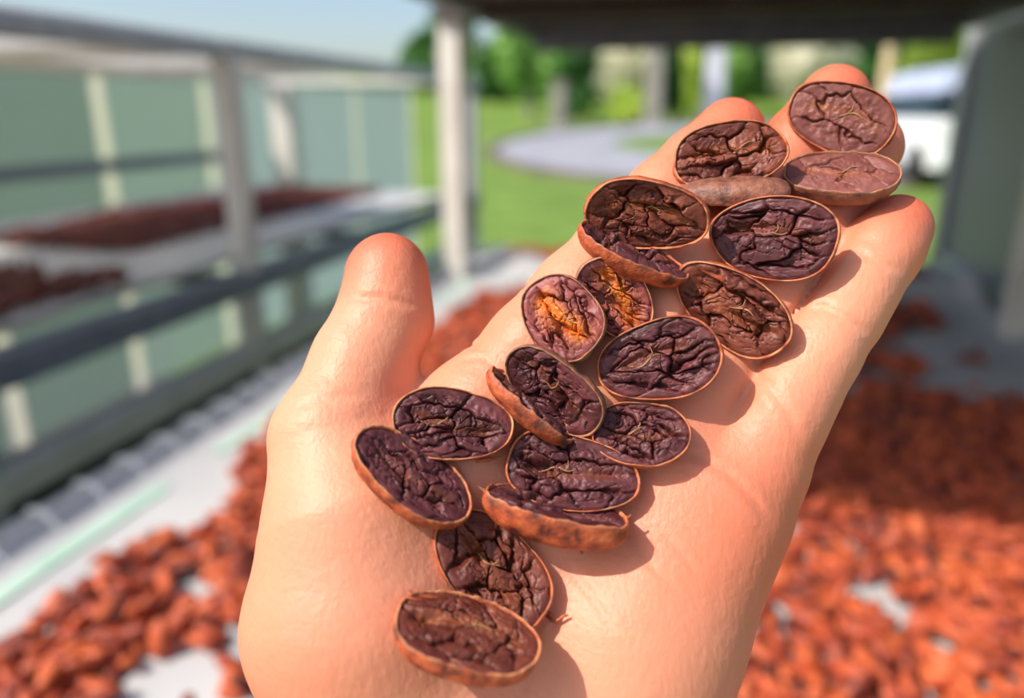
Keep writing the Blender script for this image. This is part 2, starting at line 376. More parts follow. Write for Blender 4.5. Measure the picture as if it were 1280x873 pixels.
for k in range(len(tp)-1):
    if 5 <= (k % 13) <= 7: continue
    for j in range(4): Fq.append((k*4+j, k*4+(j+1) % 4, (k+1)*4+(j+1) % 4, (k+1)*4+j))
m.add(V, Fq).build('edge_tape', M['tape'], bed_sheet)

# left rack
LX0, LX1 = -1.0, -2.0
LZ = CAMZ-.345
rk2 = empty('drying_rack', (0, 0, 0))
for (x, y, mt) in ((LX0, 1.475, 'post_pale'), (LX0, .77, 'alu'), (LX0, 3.15, 'alu'), (LX1+.05, 3.3, 'post_pale'), (LX1+.02, 1.475, 'post_pale'), (LX0, -.2, 'alu'), (LX1+.02, -.2, 'alu')):
    w2 = .05 if (x < -1.9 and y > 3) else .022; bar('post', (x-w2, y-w2, 0), (x+w2, y+w2, CAMZ+.142), mt, rk2, .003)
bar('tray_rail', (LX0-.028, -.25, LZ-.045), (LX0+.024, 3.2, LZ+.008), 'steel_dark', rk2, .004)
bar('tray_rail', (LX1-.02, -.25, LZ-.045), (LX1+.02, 3.4, LZ+.005), 'steel_dark', rk2, .004)
for y in (.1, .8, 1.5, 2.2, 3.18): bar('cross_bar', (LX1, y-.015, LZ-.04), (LX0-.02, y+.015, LZ-.012), 'steel_dark', rk2)
bar('lower_rail', (LX0-.03, -.25, LZ-.215), (LX0+.024, 3.2, LZ-.16), 'post_pale', rk2, .004)
bar('lower_skirt', (LX0-.012, -.25, 0.02), (LX0+.012, 3.2, LZ-.205), 'black', rk2)
bar('lower_rail', (LX1-.02, -.25, LZ-.215), (LX1+.02, 3.4, LZ-.17), 'alu', rk2, .004)
bar('top_rail', (LX0-.028, -.25, CAMZ+.105), (LX0+.024, 3.2, CAMZ+.140), 'alu', rk2, .004)
bar('top_rail', (LX1-.02, -.25, CAMZ+.12), (LX1+.03, 3.4, CAMZ+.165), 'post_pale', rk2, .004)
for y in (.1, .8, 1.5, 2.2, 3.16): bar('cross_bar', (LX1, y-.015, CAMZ+.115), (LX0-.02, y+.015, CAMZ+.138), 'post_pale', rk2)
tag(rk2, 'second metal drying rack with a raised bean tray, along the translucent wall', 'rack')
s2 = sheet('drying_sheet', LX1+.02, LX0-.02, -.2, 3.15, LZ+.012, .012, 11, .03, None, 60, 120)
tag(s2, 'white woven sheet lining the raised tray by the translucent wall', 'sheet')
s3 = sheet('tier_sheet', LX1+.02, LX0-.02, -.2, 2.35, CAMZ+.150, .004, 15, .0, None, 40, 80, 'film')
tag(s3, 'cream sheet spread on the top tier of the rack by the translucent wall', 'sheet')

# greenhouse wall behind the left rack
wl = empty('wall_left', (-2.35, 0, 0)); wl.location = (0, 0, 0); wl['kind'] = 'structure'; wl['label'] = 'translucent greenish plastic wall with pale studs behind the raised tray'
WX = -2.3; ysd = [.6, 1.35, 1.95, 2.55, 3.2, 3.85, 4.75, 5.7]
for a, b in zip(ysd[:-1], ysd[1:]):
    MB().box((WX-.004, a+.034, .03), (WX+.004, b-.034, CAMZ+.17), 0).build('panel', M['poly_dark' if b < 2.6 else ('poly' if b < 3.5 else 'poly_blue')], wl)
for y in ysd: bar('stud', (WX-.006, y-.035, 0), (WX+.008, y+.035, CAMZ+.17), 'poly_white' , wl, .003)
bar('mid_rail', (WX+.034, .6, CAMZ-.22), (WX+.06, 3.2, CAMZ-.17), 'steel_dark', wl)
bar('top_rail', (WX-.02, .6, CAMZ+.16), (WX+.04, 5.73, CAMZ+.20), 'post_pale', wl)
# wall to the right of the bed
wr = empty('wall_right', (0, 0, 0)); wr['kind'] = 'structure'; wr['label'] = 'smoky translucent plastic wall beside the bean bed'
for a, b in ((.9, 1.6), (1.6, 2.35)):
    MB().box((XR+.03, a, .02), (XR+.038, b, TZ+.35), 0).build('panel', M['poly_grey'], wr)
for y in (.9, 1.62, 2.36): bar('stud', (XR+.012, y-.03, 0), (XR+.03, y+.03, TZ+.35), 'alu', wr, .003)
bar('base_rail', (XR+.012, .9, BZ-.02), (XR+.045, 2.39, BZ+.03), 'alu', wr)

# ------------------------------------------------------------------ dried beans on the beds
def bean_template(nu, nv, seed):
    r = np.random.default_rng(seed); V = []; F = []
    for i in range(nu+1):
        t = math.pi*i/nu; x = -math.cos(t); s = math.sin(t)**.8
        for j in range(nv):
            a = 2*math.pi*j/nv
            V.append((x*.0115, s*math.cos(a)*.0064*(1-.12*x), s*math.sin(a)*.0042*(1+.15*math.cos(a))))
    V = np.array(V); V *= 1+.07*fbm(V*220, seed, 2)[:, None]
    for i in range(nu):
        for j in range(nv): F.append((i*nv+j, i*nv+(j+1) % nv, (i+1)*nv+(j+1) % nv, (i+1)*nv+j))
    return V, np.array(F)
def rots(n, r, flat=.35):
    az = r.uniform(0, 2*np.pi, n); rx = r.normal(0, flat*1.6, n); ry = r.normal(0, flat, n)
    ca, sa, cx, sx, cy, sy = np.cos(az), np.sin(az), np.cos(rx), np.sin(rx), np.cos(ry), np.sin(ry)
    Z = np.zeros((n, 3, 3)); Rz = Z.copy(); Rz[:, 0, 0] = ca; Rz[:, 0, 1] = -sa; Rz[:, 1, 0] = sa; Rz[:, 1, 1] = ca; Rz[:, 2, 2] = 1
    Rx = Z.copy(); Rx[:, 0, 0] = 1; Rx[:, 1, 1] = cx; Rx[:, 1, 2] = -sx; Rx[:, 2, 1] = sx; Rx[:, 2, 2] = cx
    Ry = Z.copy(); Ry[:, 1, 1] = 1; Ry[:, 0, 0] = cy; Ry[:, 0, 2] = sy; Ry[:, 2, 0] = -sy; Ry[:, 2, 2] = cy
    return Rz @ Ry @ Rx
def scatter(x0, x1, y0, y1, step, seed, keep):
    r = np.random.default_rng(seed); P = []
    X, Y = np.meshgrid(np.arange(x0, x1, step), np.arange(y0, y1, step*.82)); X = X+(np.arange(X.shape[0]) % 2)[:, None]*step*.5
    P = np.stack([X.ravel(), Y.ravel()], 1); P += r.uniform(-.34, .34, P.shape)*step
    return P[keep(P, r)]
def keep_bed(P, r):
    n = .75*fbm(np.stack([P[:, 0]*21, P[:, 1]*21, 0*P[:, 0]], 1), 31, 2)+.35*vnoise(np.stack([P[:, 0]*6, P[:, 1]*6, 0*P[:, 0]], 1), 32)
    left = XL+.165+.05*vnoise(np.stack([P[:, 1]*7, 0*P[:, 0], 0*P[:, 0]], 1), 9)
    hole = np.exp(-(((P[:, 0]-.42)/.12)**2+((P[:, 1]-1.42)/.16)**2))*1.1+np.exp(-(((P[:, 0]-.20)/.10)**2+((P[:, 1]-1.2)/.06)**2))*.7
    edge = np.clip((P[:, 1]-1.65)/.12, 0, 1)*1.4
    return (n-hole-edge > -.42) & (P[:, 0] > left) & (P[:, 0] < XR-.05-.10*(P[:, 1] > 1.1)) & (np.abs(P[:, 1]-1.9) > .12)
def inst_mesh(name, P, z, tmpl, r, mat, scale=(.9, 1.3), lift=.006):
    V, F = tmpl; n = len(P); Rm = rots(n, r); s = r.uniform(*scale, n)
    W = np.einsum('nij,vj->nvi', Rm, V)*s[:, None, None]
    zmin = W[:, :, 2].min(1); W[:, :, 0] += P[:, 0, None]; W[:, :, 1] += P[:, 1, None]; W[:, :, 2] += (z-zmin+r.uniform(0, lift, n))[:, None]
    Fa = (F[None]+(np.arange(n)*len(V))[:, None, None]).reshape(-1, 4)
    me = mesh(name, W.reshape(-1, 3), Fa, mat, True); set_attr(me, 'tone', np.repeat(r.uniform(0, 1, n), len(V))); return me
P = scatter(XL+.05, XR-.04, -.1, 1.95, .0165, 5, keep_bed)
d = np.concatenate([P, np.full((len(P), 1), BZ)], 1)-CAM
zc = d@FW; pxx = 640+FPX*(d@RT)/zc; pyy = 436-FPX*(d@UP)/zc
inview = (pxx > -25) & (pxx < 1305) & (pyy < 895) & (zc > .1)
behind_hand = (pxx > 330) & (pxx < 1000-(pyy-560)*.3) & (pyy > 470)
order = np.argsort(np.where(inview & ~behind_hand, zc, 99)); pick = np.zeros(len(P), bool); pick[order[:300]] = True
tmpls = [mesh('dried_bean', *bean_template(10, 9, 40+k), M['bean'], True) for k in range(5)]
r5 = np.random.default_rng(55); Rm = rots(300, r5)
for k, i in enumerate(np.where(pick)[0]):
    me = tmpls[k % 5]; o = link('dried_bean', me)
    s = r5.uniform(1.0, 1.35); R3 = Matrix(Rm[k].tolist())
    zm = min((R3 @ v.co).z for v in me.vertices)*s
    o.matrix_world = Matrix.Translation((P[i, 0], P[i, 1], BZ+.0015-zm+r5.uniform(0, .005))) @ R3.to_4x4() @ Matrix.Scale(s, 4)
    tag(o, 'reddish brown dried bean lying on the white sheet of the bed', 'bean', 'dried beans on the bed under the hand')
pb = P[~pick]
st = link('bean_layer', inst_mesh('bean_layer', pb, BZ+.001, bean_template(7, 6, 3), np.random.default_rng(8), M['bean']))
tag(st, 'layer of reddish brown dried beans covering the bed under the hand', 'beans', kind='stuff')
# second layer in heaps
P2 = P[(vnoise(np.stack([P[:, 0]*16, P[:, 1]*16, 0*P[:, 0]], 1), 77) > .05)]
P2 = P2+np.random.default_rng(2).uniform(-.007, .007, P2.shape)
st2 = link('bean_heap', inst_mesh('bean_heap', P2, BZ+.0085, bean_template(7, 6, 4), np.random.default_rng(9), M['bean']))
tag(st2, 'loose heaps of dried beans on top of the bean layer', 'beans', kind='stuff')
P3 = scatter(XL+.1, XR-.06, 2.03, 2.2, .017, 6, lambda P, r: r.uniform(size=len(P)) < .95)
st3 = link('bean_layer', inst_mesh('bean_layer', P3, BZ+.002, bean_template(5, 5, 5), np.random.default_rng(10), M['bean']))
tag(st3, 'dried beans at the far end of the bed past the folded sheet', 'beans', kind='stuff')
def keep_left(P, r):
    t = (P[:, 0]-LX1)/(LX0-LX1)
    a = (t > .12+.04*np.sin(P[:, 1]*5)) & (t < .62) & (P[:, 1] > 1.55)
    b = (t > .30) & (t < .86) & (P[:, 1] < 1.28+.05*np.sin(P[:, 0]*30))
    return (a | b) & (r.uniform(size=len(P)) < .97)
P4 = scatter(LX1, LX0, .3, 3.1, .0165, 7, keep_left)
st4 = link('bean_layer', inst_mesh('bean_layer', P4, LZ+.012, bean_template(5, 5, 6), np.random.default_rng(11), M['bean_shaded'], lift=.02))
tag(st4, 'dried beans with shade painted into their dark red, on the raised tray by the translucent wall', 'beans', kind='stuff')

# ------------------------------------------------------------------ the hand (signed distance field in camera space, mm)
def smin(a, b, k):
    h = np.clip(.5+.5*(b-a)/k, 0, 1); return b+(a-b)*h-k*h*(1-h)
def cone(p, a, b, ra, rb):
    ba = b-a; t = np.clip(((p-a)@ba)/(ba@ba), 0, 1)
    return np.linalg.norm(p-a-t[:, None]*ba, axis=1)-(ra+t*(rb-ra))
def ell(p, c, axes, r):
    q = (p-c)@axes.T; k0 = np.linalg.norm(q/r, axis=1); k1 = np.linalg.norm(q/(r*r), axis=1); return k0*(k0-1)/np.maximum(k1, 1e-6)
#           px, py, depth, radius(mm)
FINGERS = {
 'index':  [(612, 498, 156, 10.2), (722, 372, 158.5, 9.6), (832, 247, 164.5, 8.4), (913, 166, 170, 7.6)],
 'middle': [(728, 515, 156, 10.4), (838, 388, 160, 9.8), (955, 240, 168, 8.6), (1043, 126, 175, 8.0)],
 'ring':   [(838, 540, 155, 10.0), (925, 415, 158, 9.3), (1008, 300, 163, 8.2), (1083, 184, 169, 7.7)],
 'pinky':  [(952, 565, 151, 9.4), (993, 487, 150.5, 8.3), (1052, 393, 152.5, 7.6), (1096, 322, 155, 7.3), (1121, 285, 157, 6.9)],
}
THUMB = [(440, 640, 148, 16.0), (418, 550, 152, 12.2), (455, 452, 157, 10.2), (481, 398, 160, 9.7), (483, 345, 163, 8.8)]
def chain(p, pts, k=2.0):
    d = None
    for a, b in zip(pts[:-1], pts[1:]):
        c = cone(p, cs(*a[:3]), cs(*b[:3]), a[3], b[3]); d = c if d is None else smin(d, c, k)
    return d
META = [((500, 905, 150, 16), (598, 520, 155, 11.0)), ((600, 925, 150, 17), (722, 525, 156, 11.0)),
        ((700, 925, 150, 17), (832, 548, 155.5, 10.8)), ((745, 915, 149, 17), (926, 590, 153, 11.2))]
CREASES = [  # (pixel polyline, depth mm, width mm)
 ([(838, 560), (875, 572), (910, 592), (940, 622), (968, 660)], .5, 1.2),
 ([(348, 520), (392, 502), (430, 495), (462, 493)], .22, 1.6),
 ([(930, 462), (950, 448), (1000, 383), (1048, 316), (1090, 262)], .7, 1.3),
 ([(800, 470), (880, 362), (960, 262), (1040, 150)], .9, 1.2), ([(690, 450), (790, 330), (880, 225), (950, 160)], .9, 1.2),
 ([(436, 374), (480, 372), (530, 386)], .4, 1.3),
 ([(530, 545), (565, 590), (630, 680), (668, 780), (660, 900)], .7, 1.4),
 ([(545, 500), (640, 560), (760, 640), (860, 760)], .35, 1.2),
 ([(1032, 352), (1060, 352), (1092, 372), (1118, 382)], .0, .9),
 ([(1062, 312), (1096, 326), (1132, 340)], .4, 1.2),
 ([(1000, 390), (1030, 384), (1065, 402), (1092, 420)], .45, 1.2),
 ([(935, 460), (960, 480), (985, 515), (1005, 560)], .35, 1.5),
 ([(560, 445), (590, 432), (612, 440)], .5, .8), ([(572, 452), (602, 446), (625, 462)], .4, .8),
 ([(640, 350), (680, 372), (720, 420)], .4, 1.0),
 ([(700, 700), (740, 745), (775, 800)], .25, 1.2), ([(820, 660), (850, 690), (875, 720)], .2, 1.0),
]
AX0 = np.eye(3)
def hand_sdf(p, detail=True):
    palm = None
    for a, b in META:
        c = cone(p, cs(*a[:3]), cs(*b[:3]), a[3], b[3]); palm = c if palm is None else smin(palm, c, 7)
    # thenar and hypothenar mounds
    c = cone(p, cs(450, 775, 147), cs(453, 655, 150), 20.0, 17.0); palm = smin(palm, c, 9)
    c = cone(p, cs(492, 930, 148), cs(450, 775, 147), 18.5, 20.0); palm = smin(palm, c, 9)
    c = cone(p, cs(884, 640, 153), cs(797, 800, 149), 14.2, 17.0); palm = smin(palm, c, 9)
    c = cone(p, cs(797, 800, 149), cs(708, 960, 147), 17.0, 18); palm = smin(palm, c, 9)
    # thumb web and palm pads
    c = cone(p, cs(455, 590, 158), cs(580, 540, 158), 8.5, 8.5); palm = smin(palm, c, 9)
    # wrist, forearm
    w0, w1, w2 = np.array([-8., -92, 150]), np.array([-22., -175, 120]), np.array([-38., -285, 78])
    q = p.copy(); c = cone(q, w0, w1, 25, 29); palm = smin(palm, c, 16)
    c = cone(q, w1, w2, 29, 38); palm = smin(palm, c, 12)
    d = palm
    th = chain(p, THUMB, 3.0); th = smin(th, ell(p, cs(487, 352, 159.5), AX0, np.array([7.6, 9.5, 7.5])), 3)
    d = smin(d, th, 7)
    fs = None
    for nme in ('index', 'middle', 'ring', 'pinky'):
        pts = FINGERS[nme]; f = chain(p, pts, 3.0)
        for (a, b), lift in zip(zip(pts[:-1], pts[1:]), (1.4, 1.2, 1.3, 1.0)):       # soft pads between the creases
            m_ = tuple((u+v)/2 for u, v in zip(a, b)); c0 = cs(m_[0], m_[1], m_[2]-lift)
            f = smin(f, np.linalg.norm(p-c0, axis=1)-(m_[3]-.4), 3)
        fs = f if fs is None else smin(fs, f, .9)
    d = smin(d, fs, 5)
    if detail:
        z = np.maximum(p[:, 2], 60); px = 640+FPX*p[:, 0]/z; py = 436-FPX*p[:, 1]/z
        s = z/FPX; front = (p[:, 2] < 160)
        for pl, dep, wd in CREASES:
            best = np.full(len(p), 1e9); along = np.zeros(len(p)); ns = len(pl)-1
            for si, ((x0, y0), (x1, y1)) in enumerate(zip(pl[:-1], pl[1:])):
                t = np.clip(((px-x0)*(x1-x0)+(py-y0)*(y1-y0))/((x1-x0)**2+(y1-y0)**2), 0, 1)
                hy = np.hypot(px-x0-t*(x1-x0), py-y0-t*(y1-y0)); along = np.where(hy < best, (si+t)/ns, along); best = np.minimum(best, hy)
            tap = np.clip(np.minimum(along, 1-along)*4, 0, 1); tap = tap*tap*(3-2*tap)
            dm = best*s; d = d+front*dep*tap*(np.exp(-(dm/(wd*.55))**2)-.35*np.exp(-((dm-wd*1.3)/(wd*.8))**2))
    return d

def build_hand(h=.8):
    lo = np.array([-88., -330., 34.]); hi = np.array([92., 72., 196.])
    n = np.ceil((hi-lo)/h).astype(int)+1; st = 5; nc = n//st+2
    g = np.stack(np.meshgrid(*[lo[i]+np.arange(nc[i])*st*h for i in range(3)], indexing='ij'), -1).reshape(-1, 3)
    dc = hand_sdf(g, False).reshape(nc)
    ix = [np.minimum((np.arange(n[i])+st//2)//st, nc[i]-1) for i in range(3)]
    D = dc[np.ix_(*ix)].astype(np.float32)
    msk = np.abs(D) < st*h*1.35
    I = np.argwhere(msk); pts = lo+I*h
    vals = np.empty(len(pts), np.float32)
    for k in range(0, len(pts), 400000): vals[k:k+400000] = hand_sdf(pts[k:k+400000], False)
    D[msk] = vals
    S = D < 0
    cnt = sum(S[dx:n[0]-1+dx, dy:n[1]-1+dy, dz:n[2]-1+dz].astype(np.int8) for dx in (0, 1) for dy in (0, 1) for dz in (0, 1))
    C = np.argwhere((cnt > 0) & (cnt < 8)); idx = -np.ones(n-1, np.int64); idx[tuple(C.T)] = np.arange(len(C))
    acc = np.zeros((len(C), 3)); num = np.zeros(len(C))
    cor = [(a, b, c) for a in (0, 1) for b in (0, 1) for c in (0, 1)]
    for a in cor:
        for b in cor:
            if sum(b)-sum(a) != 1 or any(y < x for x, y in zip(a, b)): continue
            da = D[tuple((C+a).T)]; db = D[tuple((C+b).T)]; cr = (da < 0) != (db < 0)
            t = np.where(cr, da/np.where(cr, da-db, 1), 0)
            pos = np.array(a)+t[:, None]*(np.array(b)-np.array(a)); acc += np.where(cr[:, None], pos, 0); num += cr
    V = lo+(C+acc/num[:, None])*h
    quads = []
    for ax in range(3):
        u, v = (ax+1) % 3, (ax+2) % 3
        s0 = [slice(None)]*3; s1 = [slice(None)]*3; s0[ax] = slice(0, -1); s1[ax] = slice(1, None)
        ch = S[tuple(s0)] != S[tuple(s1)]; E_ = np.argwhere(ch)
        E_ = E_[(E_[:, u] > 0) & (E_[:, v] > 0) & (E_[:, u] < n[u]-1) & (E_[:, v] < n[v]-1)]
        neg = S[tuple(E_.T)]
        def cell(du, dv): e = E_.copy(); e[:, u] += du; e[:, v] += dv; return idx[tuple(e.T)]
        q = np.stack([cell(-1, -1), cell(0, -1), cell(0, 0), cell(-1, 0)], 1)
        q[~neg] = q[~neg][:, ::-1]; quads.append(q)
    Q = np.concatenate(quads)
    # slide the vertices on to the detailed surface
    for it in range(2):
        e = .35; d0 = hand_sdf(V); G = np.stack([hand_sdf(V+np.eye(3)[k]*e, it == 0)-hand_sdf(V-np.eye(3)[k]*e, it == 0) for k in range(3)], 1)
        G /= np.linalg.norm(G, axis=1)[:, None]+1e-9; V = V-G*np.clip(d0, -1.2, 1.2)[:, None]
    return V, Q[:, ::-1]   # camera space is left handed
HV, HQ = build_hand(.8)
red = np.zeros(len(HV))
for pts in list(FINGERS.values())+[THUMB]:
    tip = cs(*pts[-1][:3]); mid = cs(*pts[-2][:3]); ba = tip-mid; L = np.linalg.norm(ba)
    t = ((HV-mid)@ba)/(L*L); dl = np.linalg.norm(HV-mid-np.clip(t, -1.6, 1.3)[:, None]*ba, axis=1)
    red = np.maximum(red, np.clip(t*.45+.28, 0, .85)*np.clip((15-dl)/6, 0, 1)*np.clip((t+1.6)/1.2, 0, 1))
for (px, py, z, rr, am) in ((950, 640, 145, 22, .55), (880, 500, 146, 16, .35), (640, 470, 148, 16, .3), (520, 720, 130, 10, .1)):
    red = np.maximum(red, am*np.exp(-(np.linalg.norm(HV-cs(px, py, z), axis=1)/rr)**2))
def skin_mat():
    m = NT('skin')
    rd = m.attr('redness'); f = m.noise(60, 4); f2 = m.noise(18, 3)
    base = m.ramp(f2, [(.3, srgb(221, 142, 108)), (.7, srgb(230, 158, 124))])
    base = m.mix(rd, base, srgb(214, 102, 70))
    mr = m.n('ShaderNodeMapRange'); mr.inputs['From Min'].default_value = .5; mr.inputs['From Max'].default_value = .8; mr.inputs['To Max'].default_value = .35
    m.l(f, mr.inputs[0]); base = m.mix(mr.outputs[0], base, srgb(212, 132, 100))
    m.l(base, m.b.inputs['Base Color'])
    m.set(Roughness=.47, Subsurface__Weight=.35, Subsurface__Scale=.004); m.b.inputs['Subsurface Radius'].default_value = (1, .32, .16)
    m.b.inputs['Specular IOR Level'].default_value = .36
    fine = m.noise(900, 3, .6, stretch=(1, 1, .35)); lines = m.noise(420, 2, .5, stretch=(.35, .6, 1.6), dist=1.0)
    b = m.bump(fine, .34, .0006); b = m.bump(lines, .12, .0010, b); b = m.bump(m.noise(140, 3), .12, .002, b); m.l(b, m.b.inputs['Normal'])
    return m.m
M['skin'] = skin_mat()
hme = mesh('person', cs2w(HV), HQ, M['skin'], True); set_attr(hme, 'redness', red)
hand = link('person', hme); tag(hand, 'open left hand held palm up with a line of cut cacao beans on it', 'person')
# nails on the backs of the fingertips
M['nail'] = simple('fingernail', srgb(236, 196, 182), srgb(246, 214, 202), 60, .25)
def nail(pts, wd, ln):
    a, b = cs(*pts[-2][:3]), cs(*pts[-1][:3]); r = pts[-1][3]
    ax = (b-a)/np.linalg.norm(b-a); back = np.array([0, 0, 1.]); back -= ax*(back@ax); back /= np.linalg.norm(back); sd = np.cross(ax, back)
    V = []; F = []; nu, nv = 9, 8
    for th in (0.0, .5):
        for i in range(nu):
            u = i/(nu-1)*2-1
            for j in range(nv):
                v = j/(nv-1); tip = 1-.25*u*u if j == nv-1 else 1
                ang = u*1.0; rr = r+.15+th-.25*abs(u)
                V.append(b+ax*(-ln*.55+v*ln*tip+.2)+rr*(math.cos(ang)*back+math.sin(ang)*sd*wd)-back*(.9*max(0, v-.6)))
    k = nu*nv
    for i in range(nu-1):
        for j in range(nv-1):
            q = (i*nv+j, (i+1)*nv+j, (i+1)*nv+j+1, i*nv+j+1); F += [q, tuple(x+k for x in q[::-1])]
    for i in range(nu-1): F += [(i*nv, i*nv+k, (i+1)*nv+k, (i+1)*nv), (i*nv+nv-1, (i+1)*nv+nv-1, (i+1)*nv+nv-1+k, i*nv+nv-1+k)]
    for j in range(nv-1): F += [(j, j+1, j+1+k, j+k), ((nu-1)*nv+j, (nu-1)*nv+j+k, (nu-1)*nv+j+1+k, (nu-1)*nv+j+1)]
    return link('fingernail', mesh('fingernail', cs2w(np.array(V)), F, M['nail'], True), hand)
for nme, pts in FINGERS.items(): nail(pts, .95, 11.5)
nail(THUMB, 1.0, 13)

# ------------------------------------------------------------------ cut cacao beans on the hand
def kernel_mat(name, c_low, c_high, core, rough=.47):
    m = NT(name)
    cell = m.attr('cell'); cm = m.attr('core'); f = m.noise(500, 4)
    base = m.mix(cell, c_low, c_high); base = m.mix(cm, base, core)
    hs = m.n('ShaderNodeHueSaturation'); m.l(base, hs.inputs['Color']); mr = m.n('ShaderNodeMapRange'); mr.inputs['To Min'].default_value = .7; mr.inputs['To Max'].default_value = 1.3
    m.l(f, mr.inputs[0]); m.l(mr.outputs[0], hs.inputs['Value']); m.l(hs.outputs[0], m.b.inputs['Base Color'])
    m.set(Roughness=rough); m.b.inputs['Specular IOR Level'].default_value = .35; m.l(m.bump(f, .25, .0006), m.b.inputs['Normal']); return m.m
M['k_purple'] = kernel_mat('purple_brown_kernel', srgb(72, 29, 31), srgb(118, 63, 64), srgb(126, 68, 42))
M['k_brown'] = kernel_mat('chocolate_brown_kernel', srgb(88, 36, 26), srgb(136, 72, 54), srgb(156, 86, 44))
M['k_red'] = kernel_mat('reddish_kernel', srgb(120, 58, 56), srgb(158, 86, 82), srgb(214, 116, 40))
M['k_smooth'] = kernel_mat('smooth_mauve_kernel', srgb(112, 60, 52), srgb(146, 88, 78), srgb(154, 88, 50))
def husk_mat(name, c1, c2, c3):
    m = NT(name); f = m.noise(260, 4, .6); g = m.noise(90, 3)
    rim = m.attr('rim'); col = m.ramp(f, [(.34, c1), (.50, c2), (.68, c3)]); col = m.mix(rim, col, srgb(226, 156, 108))
    m.l(col, m.b.inputs['Base Color']); m.set(Roughness=.55); m.l(m.bump(f, .7, .0012), m.b.inputs['Normal']); return m.m
M['husk'] = husk_mat('orange_brown_husk', srgb(84, 36, 26), srgb(172, 76, 40), srgb(206, 108, 62))
M['husk_dark'] = husk_mat('dark_brown_husk', srgb(78, 48, 40), srgb(132, 80, 60), srgb(160, 104, 78))
M['germ'] = simple('tan_germ_strand', srgb(136, 92, 56), srgb(184, 138, 92), 300, .5)

